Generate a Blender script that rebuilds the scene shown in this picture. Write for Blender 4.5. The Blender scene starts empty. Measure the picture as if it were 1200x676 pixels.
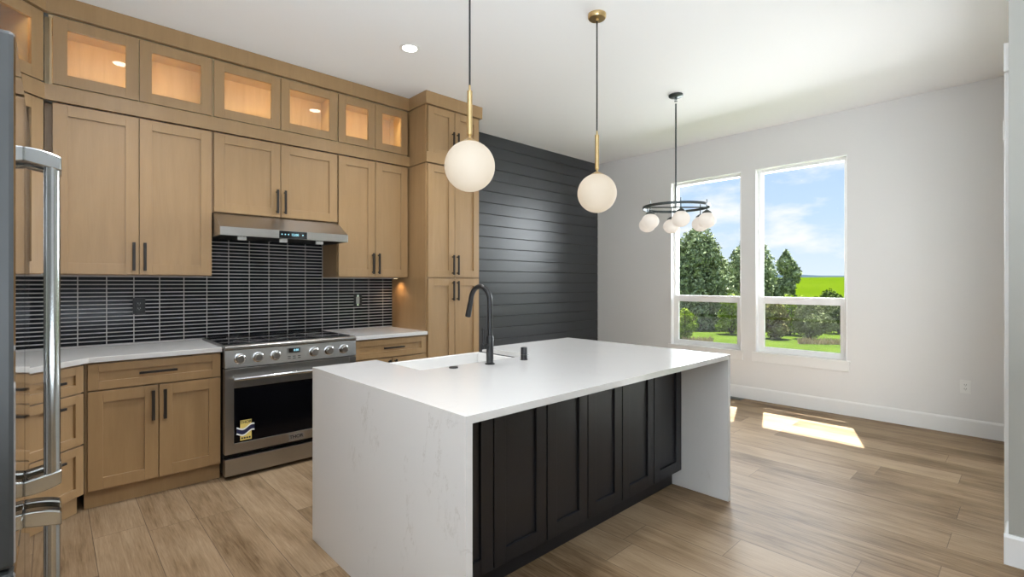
import bpy, bmesh, math, random
from mathutils import Vector, Matrix
random.seed(7)
S = bpy.context.scene
C = S.collection
PI = math.pi

# ---------------------------------------------------------------- camera
cam_d = bpy.data.cameras.new('camera'); cam = bpy.data.objects.new('camera', cam_d); C.objects.link(cam)
TH = math.radians(46.8)                      # view direction measured from the cabinet wall
cam.location = (0, 0, 1.36)
cam.rotation_euler = (PI/2, 0, TH - PI/2)
cam_d.sensor_width = 36.0
cam_d.lens = 574.0/1200*36.0
cam_d.shift_y = -(338-332)/1200.0
cam_d.clip_start = 0.02; cam_d.clip_end = 3000
S.camera = cam

# ---------------------------------------------------------------- view
S.view_settings.view_transform = 'Standard'
S.view_settings.look = 'None'
S.view_settings.exposure = 0.12
S.view_settings.gamma = 1.0
S.view_settings.use_curve_mapping = False
S.cycles.max_bounces = 10
S.cycles.diffuse_bounces = 5
S.cycles.glossy_bounces = 4
S.cycles.transparent_max_bounces = 16
S.cycles.sample_clamp_indirect = 6
S.cycles.use_denoising = True

# ---------------------------------------------------------------- world: blue sky with clouds
W = bpy.data.worlds.new('sky'); S.world = W; W.use_nodes = True
wn = W.node_tree; wn.nodes.clear()
def wnode(t, **k):
    n = wn.nodes.new(t)
    for a, b in k.items(): setattr(n, a, b)
    return n
tc = wnode('ShaderNodeTexCoord')
sep = wnode('ShaderNodeSeparateXYZ'); wn.links.new(tc.outputs['Generated'], sep.inputs[0])
ramp = wnode('ShaderNodeValToRGB'); wn.links.new(sep.outputs['Z'], ramp.inputs[0])
ramp.color_ramp.elements[0].position = 0.0; ramp.color_ramp.elements[0].color = (0.80, 0.90, 1.0, 1)
ramp.color_ramp.elements[1].position = 0.32; ramp.color_ramp.elements[1].color = (0.42, 0.62, 0.97, 1)
e = ramp.color_ramp.elements.new(0.12); e.color = (0.60, 0.78, 1.0, 1)
mp = wnode('ShaderNodeMapping'); mp.inputs['Scale'].default_value = (1, 1, 2.6); mp.inputs['Location'].default_value = (0.0, 0.3, 0.0)
wn.links.new(tc.outputs['Generated'], mp.inputs[0])
no = wnode('ShaderNodeTexNoise'); no.inputs['Scale'].default_value = 4.2; no.inputs['Detail'].default_value = 8; no.inputs['Roughness'].default_value = 0.55
wn.links.new(mp.outputs[0], no.inputs['Vector'])
cr = wnode('ShaderNodeValToRGB'); wn.links.new(no.outputs['Fac'], cr.inputs[0])
cr.color_ramp.elements[0].position = 0.52; cr.color_ramp.elements[0].color = (0, 0, 0, 1)
cr.color_ramp.elements[1].position = 0.64; cr.color_ramp.elements[1].color = (1, 1, 1, 1)
mx = wnode('ShaderNodeMixRGB'); wn.links.new(cr.outputs[0], mx.inputs[0]); wn.links.new(ramp.outputs[0], mx.inputs[1]); mx.inputs[2].default_value = (0.98, 0.99, 1.0, 1)
bg = wnode('ShaderNodeBackground'); wn.links.new(mx.outputs[0], bg.inputs[0]); bg.inputs[1].default_value = 1.0
wo = wnode('ShaderNodeOutputWorld'); wn.links.new(bg.outputs[0], wo.inputs[0])

# ---------------------------------------------------------------- sun and daylight
def lamp(name, kind, loc, energy, color=(1, 1, 1), rot=(0, 0, 0), **k):
    d = bpy.data.lights.new(name, kind); d.energy = energy; d.color = color
    for a, b in k.items(): setattr(d, a, b)
    o = bpy.data.objects.new(name, d); o.location = loc; o.rotation_euler = rot; C.objects.link(o)
    return o
sun = lamp('sun', 'SUN', (30, 10, 40), 25.0, (1.0, 0.985, 0.97), angle=math.radians(0.5))
sun.rotation_euler = Vector((-1, -0.345, -2.12)).to_track_quat('-Z', 'Y').to_euler()
# daylight arriving through the glass door and the two windows, and an added, unseen fill lamp aimed at the ceiling
L_DOOR = lamp('daylight_glass_door', 'AREA', (4.45, -1.3, 1.85), 250, (0.88, 0.94, 1.0), (PI/2, 0, PI), shape='RECTANGLE', size=2.6, size_y=1.8)
L_DIN = lamp('daylight_dining', 'AREA', (7.4, 2.5, 2.55), 430, (0.92, 0.96, 1.0), (PI/2-0.2, 0, PI/2), shape='RECTANGLE', size=3.4, size_y=1.7)
L_UP = lamp('ceiling_fill', 'AREA', (0.0, -0.5, 0.9), 172, (0.80, 0.90, 1.0), (PI, 0, 0), shape='RECTANGLE', size=1.8, size_y=1.4)

# ---------------------------------------------------------------- materials
def srgb(r, g, b):
    f = lambda c: (c/255/12.92) if c/255 <= 0.04045 else ((c/255+0.055)/1.055)**2.4
    return (f(r), f(g), f(b), 1)
def mat(name, col, rough=0.5, metal=0.0, spec=0.5, emit=None, estr=0.0, coat=0.0):
    m = bpy.data.materials.new(name); m.use_nodes = True
    b = m.node_tree.nodes['Principled BSDF']
    b.inputs['Base Color'].default_value = col if len(col) == 4 else (*col, 1)
    b.inputs['Roughness'].default_value = rough; b.inputs['Metallic'].default_value = metal
    b.inputs['Specular IOR Level'].default_value = spec
    b.inputs['Coat Weight'].default_value = coat
    if emit: b.inputs['Emission Color'].default_value = emit; b.inputs['Emission Strength'].default_value = estr
    return m
def nd(m, t, **k):
    n = m.node_tree.nodes.new(t)
    for a, b in k.items(): setattr(n, a, b)
    return n
def lk(m, a, b): m.node_tree.links.new(a, b)
def noise(m, src, scale, detail=4, rough=0.5, maps=(1, 1, 1), dist=0.0):
    p = nd(m, 'ShaderNodeMapping'); p.inputs['Scale'].default_value = maps; lk(m, src, p.inputs[0])
    n = nd(m, 'ShaderNodeTexNoise'); n.inputs['Scale'].default_value = scale; n.inputs['Detail'].default_value = detail
    n.inputs['Roughness'].default_value = rough; n.inputs['Distortion'].default_value = dist
    lk(m, p.outputs[0], n.inputs['Vector']); return n.outputs['Fac']
def rampn(m, src, stops):
    r = nd(m, 'ShaderNodeValToRGB'); lk(m, src, r.inputs[0])
    r.color_ramp.elements[0].position = stops[0][0]; r.color_ramp.elements[0].color = stops[0][1]
    r.color_ramp.elements[1].position = stops[-1][0]; r.color_ramp.elements[1].color = stops[-1][1]
    for p, c in stops[1:-1]:
        q = r.color_ramp.elements.new(p); q.color = c
    return r.outputs[0]
def bump(m, src, strength, dist=0.001):
    b = nd(m, 'ShaderNodeBump'); b.inputs['Strength'].default_value = strength; b.inputs['Distance'].default_value = dist
    lk(m, src, b.inputs['Height']); lk(m, b.outputs[0], m.node_tree.nodes['Principled BSDF'].inputs['Normal'])
def pos(m): return nd(m, 'ShaderNodeNewGeometry').outputs['Position']
def base(m, out): lk(m, out, m.node_tree.nodes['Principled BSDF'].inputs['Base Color'])

def wood(name, c1, c2, rough=0.36, horiz=False):
    m = mat(name, c1, rough, coat=0.4); m.node_tree.nodes['Principled BSDF'].inputs['Coat Roughness'].default_value = 0.32
    p = pos(m)
    a = noise(m, p, 3.0, 5, 0.6, (6, 6, 0.6) if not horiz else (0.6, 6, 8), 0.6)
    b = noise(m, p, 40, 3, 0.6, (5, 5, 0.25) if not horiz else (0.25, 5, 6))
    mxn = nd(m, 'ShaderNodeMath', operation='MULTIPLY_ADD'); lk(m, b, mxn.inputs[0]); mxn.inputs[1].default_value = 0.35
    lk(m, a, mxn.inputs[2])
    base(m, rampn(m, mxn.outputs[0], [(0.45, c2), (0.85, c1)]))
    return m
M = {}
M['cab'] = wood('oak_stain', (0.345, 0.212, 0.096, 1), (0.300, 0.180, 0.078, 1))
M['cab_in'] = wood('maple_interior', (0.62, 0.48, 0.27, 1), (0.54, 0.40, 0.21, 1))
M['dark'] = mat('charcoal_paint', srgb(25, 26, 30), 0.36)
M['gap'] = mat('shadow_gap', (0.012, 0.010, 0.008, 1), 0.8)
M['wall'] = mat('wall_paint', (0.74, 0.735, 0.725, 1), 0.6)
M['wall_shade'] = mat('wall_paint_shade', (0.34, 0.335, 0.30, 1), 0.65)  # wall paint darkened, shade of the wall end put into the colour
M['ceil'] = mat('ceiling_paint', (0.90, 0.90, 0.90, 1), 0.7)
M['trim'] = mat('white_trim', (0.80, 0.80, 0.79, 1), 0.35)
M['vinyl'] = mat('white_vinyl', (0.90, 0.90, 0.90, 1), 0.3)
M['black'] = mat('matte_black', (0.009, 0.009, 0.010, 1), 0.35)
M['handle'] = mat('black_bronze', (0.022, 0.017, 0.014, 1), 0.38, 0.3)
M['brass'] = mat('brushed_brass', (0.62, 0.45, 0.22, 1), 0.32, 1.0)
M['bar'] = mat('handle_steel', (0.46, 0.47, 0.46, 1), 0.16, 1.0)
M['chrome'] = mat('polished_steel', (0.66, 0.67, 0.68, 1), 0.14, 1.0)
M['white'] = mat('white_plastic', (0.82, 0.82, 0.80, 1), 0.3)
M['ceramic'] = mat('white_fireclay', (0.80, 0.79, 0.77, 1), 0.12)
M['blackglass'] = mat('black_glass', (0.004, 0.004, 0.005, 1), 0.06)
M['ovenglass'] = mat('oven_glass', (0.003, 0.003, 0.004, 1), 0.12, spec=0.25)
M['yellow'] = mat('yellow_label', (0.75, 0.58, 0.16, 1), 0.4)
M['navy'] = mat('navy_ink', (0.01, 0.012, 0.05, 1), 0.4)
M['ink'] = mat('black_ink', (0.01, 0.01, 0.01, 1), 0.4)
M['grey'] = mat('grey_metal', (0.35, 0.35, 0.34, 1), 0.35, 0.8)
M['filter'] = mat('filter_steel', (0.10, 0.10, 0.10, 1), 0.4, 0.8)
M['opal'] = mat('opal_glass', (0.36, 0.33, 0.29, 1), 0.7, emit=(1.0, 0.80, 0.55, 1), estr=0.36)
M['opal2'] = mat('opal_glass_bright', (0.45, 0.42, 0.39, 1), 0.7, emit=(1.0, 0.90, 0.78, 1), estr=0.42)
M['lens'] = mat('downlight_lens', (1, 1, 1, 1), 0.5, emit=(1, 0.97, 0.92, 1), estr=9)
M['led'] = mat('led_strip', (1, 1, 1, 1), 0.5, emit=(1, 0.74, 0.42, 1), estr=5)
M['digits'] = mat('lit_digits', (0.1, 0.3, 0.35, 1), 0.5, emit=(0.45, 0.85, 1, 1), estr=0.7)
M['gunmetal'] = mat('gunmetal', (0.07, 0.085, 0.085, 1), 0.35, 0.6)
# stainless: brushed
def steel(name, col, rough, horiz=True):
    m = mat(name, col, rough, 1.0)
    f = noise(m, pos(m), 30, 2, 0.5, (0.3, 0.3, 60) if horiz else (25, 25, 0.4))
    r = nd(m, 'ShaderNodeMapRange'); lk(m, f, r.inputs[0]); r.inputs[3].default_value = rough-0.005; r.inputs[4].default_value = rough+0.01
    lk(m, r.outputs[0], m.node_tree.nodes['Principled BSDF'].inputs['Roughness'])
    return m
M['steel'] = steel('stainless_steel', (0.42, 0.41, 0.39, 1), 0.28)
M['fridge'] = steel('fridge_steel', (0.62, 0.63, 0.65, 1), 0.05, False)
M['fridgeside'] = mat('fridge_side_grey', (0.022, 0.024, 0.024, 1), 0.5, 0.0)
# quartz with faint veins
for nm_, am_ in (('quartz', 0.12), ('quartz_veined', 0.42)):
  m = M[nm_] = mat(nm_, (0.615, 0.605, 0.585, 1), 0.13)
  p = pos(m)
  vv = noise(m, p, 0.85, 9, 0.66, (1, 1.35, 0.8), 0.35)
  ab = nd(m, 'ShaderNodeMath', operation='SUBTRACT'); lk(m, vv, ab.inputs[0]); ab.inputs[1].default_value = 0.5
  ab2 = nd(m, 'ShaderNodeMath', operation='ABSOLUTE'); lk(m, ab.outputs[0], ab2.inputs[0])
  vein = rampn(m, ab2.outputs[0], [(0.0, (1, 1, 1, 1)), (0.0022, (0.5, 0.5, 0.5, 1)), (0.0055, (0, 0, 0, 1))])
  msk = rampn(m, noise(m, p, 3.4, 3, 0.5), [(0.47, (0, 0, 0, 1)), (0.56, (am_, am_, am_, 1))])
  mu = nd(m, 'ShaderNodeMath', operation='MULTIPLY'); lk(m, vein, mu.inputs[0]); lk(m, msk, mu.inputs[1])
  mr = nd(m, 'ShaderNodeMixRGB'); lk(m, mu.outputs[0], mr.inputs[0]); mr.inputs[1].default_value = (0.615, 0.605, 0.585, 1); mr.inputs[2].default_value = (0.38, 0.35, 0.31, 1)
  base(m, mr.outputs[0])
# shiplap
m = M['shiplap'] = mat('shiplap_paint', srgb(52, 54, 57), 0.36, spec=0.5)
bump(m, noise(m, pos(m), 25, 3, 0.6, (0.4, 1, 6)), 0.12, 0.002)
# tile & grout
m = M['tile'] = mat('black_glazed_tile', (0.010, 0.011, 0.013, 1), 0.13, spec=0.15)
bump(m, noise(m, pos(m), 22, 2, 0.5, (0.5, 1, 1.2)), 0.03, 0.002)
M['grout'] = mat('grey_grout', (0.60, 0.57, 0.56, 1), 0.8)
# floor planks run away from the camera towards the cabinet wall (world y)
m = M['floor'] = mat('oak_plank_floor', (0.3, 0.2, 0.12, 1), 0.45, spec=0.10)
p = pos(m); sp = nd(m, 'ShaderNodeSeparateXYZ'); lk(m, p, sp.inputs[0])
PW, PL = 0.228, 1.52
def mth(op, a, b=None, c=None):
    n = nd(m, 'ShaderNodeMath', operation=op)
    for i, v in enumerate((a, b, c)):
        if v is None: continue
        if isinstance(v, (int, float)): n.inputs[i].default_value = v
        else: lk(m, v, n.inputs[i])
    return n.outputs[0]
xs = mth('DIVIDE', mth('ADD', sp.outputs['X'], 0.07+2.28), PW); row = mth('FLOOR', xs); fx = mth('FRACT', xs)
wn1 = nd(m, 'ShaderNodeTexWhiteNoise', noise_dimensions='1D'); lk(m, row, wn1.inputs['W'])
ys = mth('ADD', mth('DIVIDE', sp.outputs['Y'], PL), mth('MULTIPLY', wn1.outputs['Value'], 7.3)); cy = mth('FLOOR', ys); fy = mth('FRACT', ys)
cb = nd(m, 'ShaderNodeCombineXYZ'); lk(m, row, cb.inputs[0]); lk(m, cy, cb.inputs[1])
wn2 = nd(m, 'ShaderNodeTexWhiteNoise', noise_dimensions='3D'); lk(m, cb.outputs[0], wn2.inputs['Vector'])
# grain, shifted for each plank
off = nd(m, 'ShaderNodeVectorMath', operation='MULTIPLY_ADD'); lk(m, wn2.outputs['Color'], off.inputs[0]); off.inputs[1].default_value = (9, 9, 9); lk(m, p, off.inputs[2])
g1 = noise(m, off.outputs[0], 3.0, 8, 0.68, (6.5, 0.55, 1), 0.7)
g2 = noise(m, off.outputs[0], 40, 4, 0.65, (3.6, 0.16, 1), 0.3)
g3 = noise(m, off.outputs[0], 2.0, 2, 0.5, (2.2, 1.0, 1), 0.0)
gs = mth('ADD', mth('MULTIPLY', g1, 0.47), mth('ADD', mth('MULTIPLY', g2, 0.38), mth('MULTIPLY', g3, 0.35)))
gs = mth('ADD', gs, mth('MULTIPLY', mth('SUBTRACT', wn2.outputs['Value'], 0.5), 0.20))
colr = rampn(m, gs, [(0.42, (0.125, 0.077, 0.038, 1)), (0.56, (0.230, 0.156, 0.090, 1)), (0.76, (0.340, 0.244, 0.152, 1))])
kn = nd(m, 'ShaderNodeTexVoronoi'); kn.inputs['Scale'].default_value = 2.3
kmp = nd(m, 'ShaderNodeMapping'); kmp.inputs['Scale'].default_value = (1.5, 0.8, 1); lk(m, off.outputs[0], kmp.inputs[0]); lk(m, kmp.outputs[0], kn.inputs['Vector'])
kr = rampn(m, kn.outputs['Distance'], [(0.015, (1, 1, 1, 1)), (0.07, (0, 0, 0, 1))])
km = nd(m, 'ShaderNodeMixRGB'); lk(m, mth('MULTIPLY', kr, 0.55), km.inputs[0]); lk(m, colr, km.inputs[1]); km.inputs[2].default_value = (0.10, 0.065, 0.04, 1)
ex = mth('MINIMUM', fx, mth('SUBTRACT', 1.0, fx)); ey = mth('MINIMUM', fy, mth('SUBTRACT', 1.0, fy))
lx = mth('LESS_THAN', mth('MULTIPLY', ex, PW), 0.0016); ly = mth('LESS_THAN', mth('MULTIPLY', ey, PL), 0.0013)
seam = mth('MAXIMUM', lx, ly)
sm = nd(m, 'ShaderNodeMixRGB'); lk(m, mth('MULTIPLY', seam, 0.75), sm.inputs[0]); lk(m, km.outputs[0], sm.inputs[1]); sm.inputs[2].default_value = (0.07, 0.045, 0.03, 1)
base(m, sm.outputs[0])
bump(m, mth('SUBTRACT', mth('MULTIPLY', g2, 0.3), seam), 0.25, 0.0015)
# panes: clear with a faint reflection
def pane(name, refl=0.06, tint=(1, 1, 1, 1)):
    m = bpy.data.materials.new(name); m.use_nodes = True; nt = m.node_tree; nt.nodes.clear()
    t = nt.nodes.new('ShaderNodeBsdfTransparent'); t.inputs[0].default_value = tint
    g = nt.nodes.new('ShaderNodeBsdfGlossy'); g.inputs['Roughness'].default_value = 0.02
    fr = nt.nodes.new('ShaderNodeFresnel'); fr.inputs[0].default_value = 1.45
    ml = nt.nodes.new('ShaderNodeMath'); ml.operation = 'MULTIPLY'; ml.inputs[1].default_value = refl/0.04
    mn = nt.nodes.new('ShaderNodeMath'); mn.operation = 'MINIMUM'; mn.inputs[1].default_value = 0.9
    x = nt.nodes.new('ShaderNodeMixShader'); o = nt.nodes.new('ShaderNodeOutputMaterial')
    nt.links.new(fr.outputs[0], ml.inputs[0]); nt.links.new(ml.outputs[0], mn.inputs[0]); nt.links.new(mn.outputs[0], x.inputs[0])
    nt.links.new(t.outputs[0], x.inputs[1]); nt.links.new(g.outputs[0], x.inputs[2]); nt.links.new(x.outputs[0], o.inputs[0])
    return m
M['pane'] = pane('window_glass', 0.003, (0.97, 0.98, 0.98, 1))
M['cabpane'] = pane('cabinet_glass', 0.07)
# foliage
def leafmat(name, stops, scale=1.2):
    m = mat(name, stops[0][1], 0.8, spec=0.0)
    base(m, rampn(m, noise(m, pos(m), scale, 6, 0.75), stops)); return m
M['leaf_blue'] = leafmat('conifer_needles', [(0.38, (0.09, 0.115, 0.058, 1)), (0.50, (0.25, 0.30, 0.165, 1)), (0.62, (0.52, 0.57, 0.35, 1))], 4.0)
M['leaf_dark'] = leafmat('dark_leaves', [(0.35, (0.04, 0.06, 0.02, 1)), (0.65, (0.15, 0.20, 0.06, 1))], 2.2)
M['leaf_lime'] = leafmat('lime_leaves', [(0.35, (0.10, 0.17, 0.02, 1)), (0.65, (0.34, 0.42, 0.07, 1))], 2.2)
M['leaf_sage'] = leafmat('sage_twigs', [(0.35, (0.12, 0.125, 0.06, 1)), (0.65, (0.32, 0.36, 0.18, 1))], 2.5)
M['leaf_rust'] = leafmat('olive_brown_leaves', [(0.35, (0.13, 0.09, 0.045, 1)), (0.65, (0.28, 0.30, 0.10, 1))], 2.0)
M['straw'] = leafmat('dry_grass', [(0.35, (0.30, 0.24, 0.15, 1)), (0.65, (0.42, 0.36, 0.22, 1))], 2.0)
M['bark'] = leafmat('bark', [(0.35, (0.05, 0.035, 0.025, 1)), (0.65, (0.12, 0.09, 0.06, 1))], 6)
M['lawn'] = leafmat('lawn_grass', [(0.35, (0.042, 0.070, 0.008, 1)), (0.65, (0.075, 0.110, 0.014, 1))], 0.9)
M['field'] = leafmat('spring_field', [(0.3, (0.046, 0.078, 0.003, 1)), (0.7, (0.060, 0.090, 0.005, 1))], 0.05)
M['hill'] = leafmat('far_hill_haze', [(0.3, (0.030, 0.046, 0.062, 1)), (0.7, (0.042, 0.058, 0.068, 1))], 0.01)  # distance haze painted into the hill colour as blue

# ---------------------------------------------------------------- helpers
class MB:
    def __init__(s): s.bm = bmesh.new(); s.mi = 0
    def _tag(s, fs):
        for f in fs: f.material_index = s.mi
    def box(s, x0, x1, y0, y1, z0, z1):
        v = [s.bm.verts.new(q) for q in ((x0,y0,z0),(x1,y0,z0),(x1,y1,z0),(x0,y1,z0),(x0,y0,z1),(x1,y0,z1),(x1,y1,z1),(x0,y1,z1))]
        s._tag([s.bm.faces.new([v[i] for i in f]) for f in ((3,2,1,0),(4,5,6,7),(0,1,5,4),(1,2,6,5),(2,3,7,6),(3,0,4,7))]); return s
    def prism(s, pts, a, b, axis='x'):
        """outline pts (2D) extruded from a to b along axis"""
        def P(u, v, t): return (t, u, v) if axis == 'x' else ((u, t, v) if axis == 'y' else (u, v, t))
        A = [s.bm.verts.new(P(u, v, a)) for u, v in pts]; B = [s.bm.verts.new(P(u, v, b)) for u, v in pts]
        n = len(pts); fs = [s.bm.faces.new(A[::-1]), s.bm.faces.new(B)]
        for i in range(n): fs.append(s.bm.faces.new([A[i], A[(i+1) % n], B[(i+1) % n], B[i]]))
        s._tag(fs); return s
    def tube(s, path, r, seg=14, caps=True):
        P = [Vector(p) for p in path]; rs = r if isinstance(r, (list, tuple)) else [r]*len(P)
        rings = []; up = None
        for i, p in enumerate(P):
            t = (P[min(i+1, len(P)-1)] - P[max(i-1, 0)]).normalized()
            if up is None: up = Vector((0, 0, 1)) if abs(t.z) < 0.9 else Vector((1, 0, 0))
            u = t.cross(up).normalized(); w = u.cross(t).normalized(); up = w
            rings.append([s.bm.verts.new(p + (u*math.cos(2*PI*k/seg) + w*math.sin(2*PI*k/seg))*rs[i]) for k in range(seg)])
        fs = []
        for a, b in zip(rings, rings[1:]):
            for k in range(seg): fs.append(s.bm.faces.new([a[k], a[(k+1) % seg], b[(k+1) % seg], b[k]]))
        if caps: fs += [s.bm.faces.new(rings[0][::-1]), s.bm.faces.new(rings[-1])]
        s._tag(fs); return s
    def lathe(s, prof, c=(0, 0, 0), seg=28, axis='z'):
        rings = []
        def P(r, h, a):
            x, y = r*math.cos(a), r*math.sin(a)
            q = (x, y, h) if axis == 'z' else ((x, -h, y) if axis == '-y' else (h, x, y))
            return (q[0]+c[0], q[1]+c[1], q[2]+c[2])
        for r, h in prof: rings.append([s.bm.verts.new(P(max(r, 1e-5), h, 2*PI*k/seg)) for k in range(seg)])
        fs = []
        for a, b in zip(rings, rings[1:]):
            for k in range(seg): fs.append(s.bm.faces.new([a[k], a[(k+1) % seg], b[(k+1) % seg], b[k]]))
        s._tag(fs); return s
    def torus(s, c, R, r, seg=48, sq=8):
        fs = []; rings = []
        for i in range(seg):
            a = 2*PI*i/seg
            rings.append([s.bm.verts.new((c[0]+(R+r*math.cos(b))*math.cos(a), c[1]+(R+r*math.cos(b))*math.sin(a), c[2]+r*math.sin(b))) for b in [2*PI*k/sq for k in range(sq)]])
        for i in range(seg):
            a, b = rings[i], rings[(i+1) % seg]
            for k in range(sq): fs.append(s.bm.faces.new([a[k], a[(k+1) % sq], b[(k+1) % sq], b[k]]))
        s._tag(fs); return s
    def text(s, body, size, x, y, z, depth=0.0008, sx=1.0):
        cu = bpy.data.curves.new('lettering', 'FONT'); cu.body = body; cu.size = size; cu.extrude = depth; cu.align_x = 'CENTER'; cu.align_y = 'CENTER'; cu.offset = size*0.02
        o = bpy.data.objects.new('lettering', cu); me = bpy.data.meshes.new_from_object(o)
        idx = len(s.bm.verts); nf = len(s.bm.faces); s.bm.from_mesh(me); s.bm.verts.ensure_lookup_table(); s.bm.faces.ensure_lookup_table()
        for v in s.bm.verts[idx:]: q = v.co.copy(); v.co = (x + q.x*sx, y - q.z, z + q.y)
        s._tag(s.bm.faces[nf:]); bpy.data.objects.remove(o); bpy.data.curves.remove(cu); bpy.data.meshes.remove(me); return s
    def build(s, name, mats, parent=None, bevel=0.0, smooth=False, loc=(0, 0, 0), fixn=True):
        if fixn: bmesh.ops.recalc_face_normals(s.bm, faces=s.bm.faces)
        me = bpy.data.meshes.new(name); s.bm.to_mesh(me); s.bm.free()
        o = bpy.data.objects.new(name, me); C.objects.link(o); o.location = loc
        for q in (mats if isinstance(mats, (list, tuple)) else [mats]): me.materials.append(q)
        if smooth:
            for f in me.polygons: f.use_smooth = True
            try:
                me.set_sharp_from_angle(angle=math.radians(38))
            except Exception: pass
        if bevel:
            b = o.modifiers.new('bevel', 'BEVEL'); b.width = bevel; b.segments = 2; b.limit_method = 'ANGLE'; b.angle_limit = math.radians(40)
        if parent: o.parent = parent
        return o
def tag(o, label, cat, group=None):
    o['label'] = label; o['category'] = cat
    if group: o['group'] = group
    return o
def thing(name, label, cat, loc=(0, 0, 0), rz=0, group=None):
    o = bpy.data.objects.new(name, None); C.objects.link(o); o.empty_display_size = 0.05
    o.location = loc; o.rotation_euler = (0, 0, rz); return tag(o, label, cat, group)
def struct(o): o['kind'] = 'structure'; return o

# ================================================================ room shell
XL, XR, YN, YS, H = -0.80, 5.98, 4.50, -4.50, 3.15
PYS = -0.075
XG = 6.14                                        # outer face of the window wall
struct(MB().box(XL-0.15, XG, PYS, YN+0.15, -0.12, 0).box(XL-0.15, 3.53, YS-0.15, PYS, -0.12, 0).build('floor', M['floor']))
struct(MB().box(XL-0.15, XG, PYS, YN+0.15, H, H+0.15).box(XL-0.15, 3.53, YS-0.15, PYS, H, H+0.15).build('ceiling', M['ceil']))
struct(MB().box(XL-0.15, XG, YN, YN+0.15, 0, H).build('wall_north', M['wall']))
struct(MB().box(XL-0.15, XL, YS, YN, 0, H).build('wall_west', M['wall']))
# east wall with two openings
WY = [(1.318, 2.222), (2.384, 3.292)]; WZ = (0.55, 2.69)
w = MB()
w.box(XR, XG, 0.083, WY[0][0], 0, H).box(XR, XG, WY[0][1], WY[1][0], 0, H).box(XR, XG, WY[1][1], YN, 0, H)
for a, b in WY: w.box(XR, XG, a, b, 0, WZ[0]).box(XR, XG, a, b, WZ[1], H)
struct(w.build('wall_east', M['wall']))
struct(MB().box(XL-0.15, 3.38, YS-0.15, YS, 0, H).build('wall_south', M['wall']))
# wall beside the dining area (its end faces the camera) with a sliding glass door; the living area lies behind the camera
PY0, PY1, PX = -0.075, 0.083, 3.38
DX0, DX1, DZ = 3.66, 5.28, 2.44
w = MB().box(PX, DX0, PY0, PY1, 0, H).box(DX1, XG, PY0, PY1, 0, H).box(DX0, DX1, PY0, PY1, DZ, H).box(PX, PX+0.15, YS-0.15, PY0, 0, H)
ws = struct(w.build('wall_side', [M['wall'], M['wall_shade']]))
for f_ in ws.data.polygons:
    if f_.normal.x < -0.9 and f_.center.x < PX+0.01: f_.material_index = 1  # end face takes the painted shade
w = MB().box(DX1, DX1+0.10, PY1, PY1+0.068, 0, DZ).box(DX0-0.10, DX0, PY1, PY1+0.02, 0, DZ).box(DX0, DX0+0.05, PY0, PY1-0.001, 0.02, DZ).box(DX1-0.05, DX1, PY0, PY1-0.001, 0.02, DZ).box(DX1-0.06, DX1+0.14, PY1, PY1+0.075, DZ, 2.585).box(DX0-0.12, DX1-0.06, PY1, PY1+0.022, DZ, 2.585).box(DX0+0.05, DX1-0.05, PY0, PY1-0.001, DZ-0.05, DZ).box(DX0, DX1, PY0, PY1-0.001, 0.0, 0.02)
d1 = struct(w.build('door_1', M['trim'], bevel=0.003))
xm = (DX0+DX1)/2
for a, b, y in ((DX0+0.05, xm+0.03, 0.02), (xm-0.03, DX1-0.05, -0.03)):
    q = MB().box(a, a+0.07, y-0.018, y+0.018, 0.02, DZ-0.05).box(b-0.07, b, y-0.018, y+0.018, 0.02, DZ-0.05).box(a+0.07, b-0.07, y-0.018, y+0.018, 0.02, 0.12).box(a+0.07, b-0.07, y-0.018, y+0.018, DZ-0.12, DZ-0.05)
    fr = q.build('sliding_panel', M['vinyl'], d1, bevel=0.002)
    MB().box(a+0.07, b-0.07, y-0.003, y+0.003, 0.12, DZ-0.12).build('pane', M['pane'], fr)
MB().box(DX0+0.075, DX0+0.095, 0.038, 0.062, 0.95, 1.15).build('door_handle', M['black'], d1, bevel=0.003)
# baseboards
def bprof(d=1): return [(0, 0), (0.016, 0), (0.016, 0.132), (0.010, 0.146), (0, 0.146)]
w = MB().prism([(XR-a, z) for a, z in bprof()], 0.083+0.0, YN-0.02, 'y')
struct(w.build('baseboard_east', M['trim']))
w = MB().prism([(PY1+a, z) for a, z in bprof()], PX, DX0-0.10, 'x').prism([(PX-a, z) for a, z in bprof()], YS+0.001, PY1+0.016, 'y').prism([(PY1+a, z) for a, z in bprof()], DX1+0.10, XR-0.016, 'x')
struct(w.build('baseboard_side', M['trim']))
# shiplap cladding on the north wall, right of the pantry
w = MB(); bh = 0.1372; z = H
w.mi = 1; w.box(3.19, XR, YN-0.006, YN-0.0005, 0.0, H)
w.mi = 0
while z > 0.01:
    z0 = max(z-bh, 0.0); w.box(3.19, XR-0.004, YN-0.018, YN-0.004, z0+0.0065, z-0.0005); z -= bh
struct(w.build('trim_1', [M['shiplap'], M['gap']], bevel=0.0012))['label'] = 'charcoal shiplap boards covering the wall beside the pantry'
MB

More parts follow.
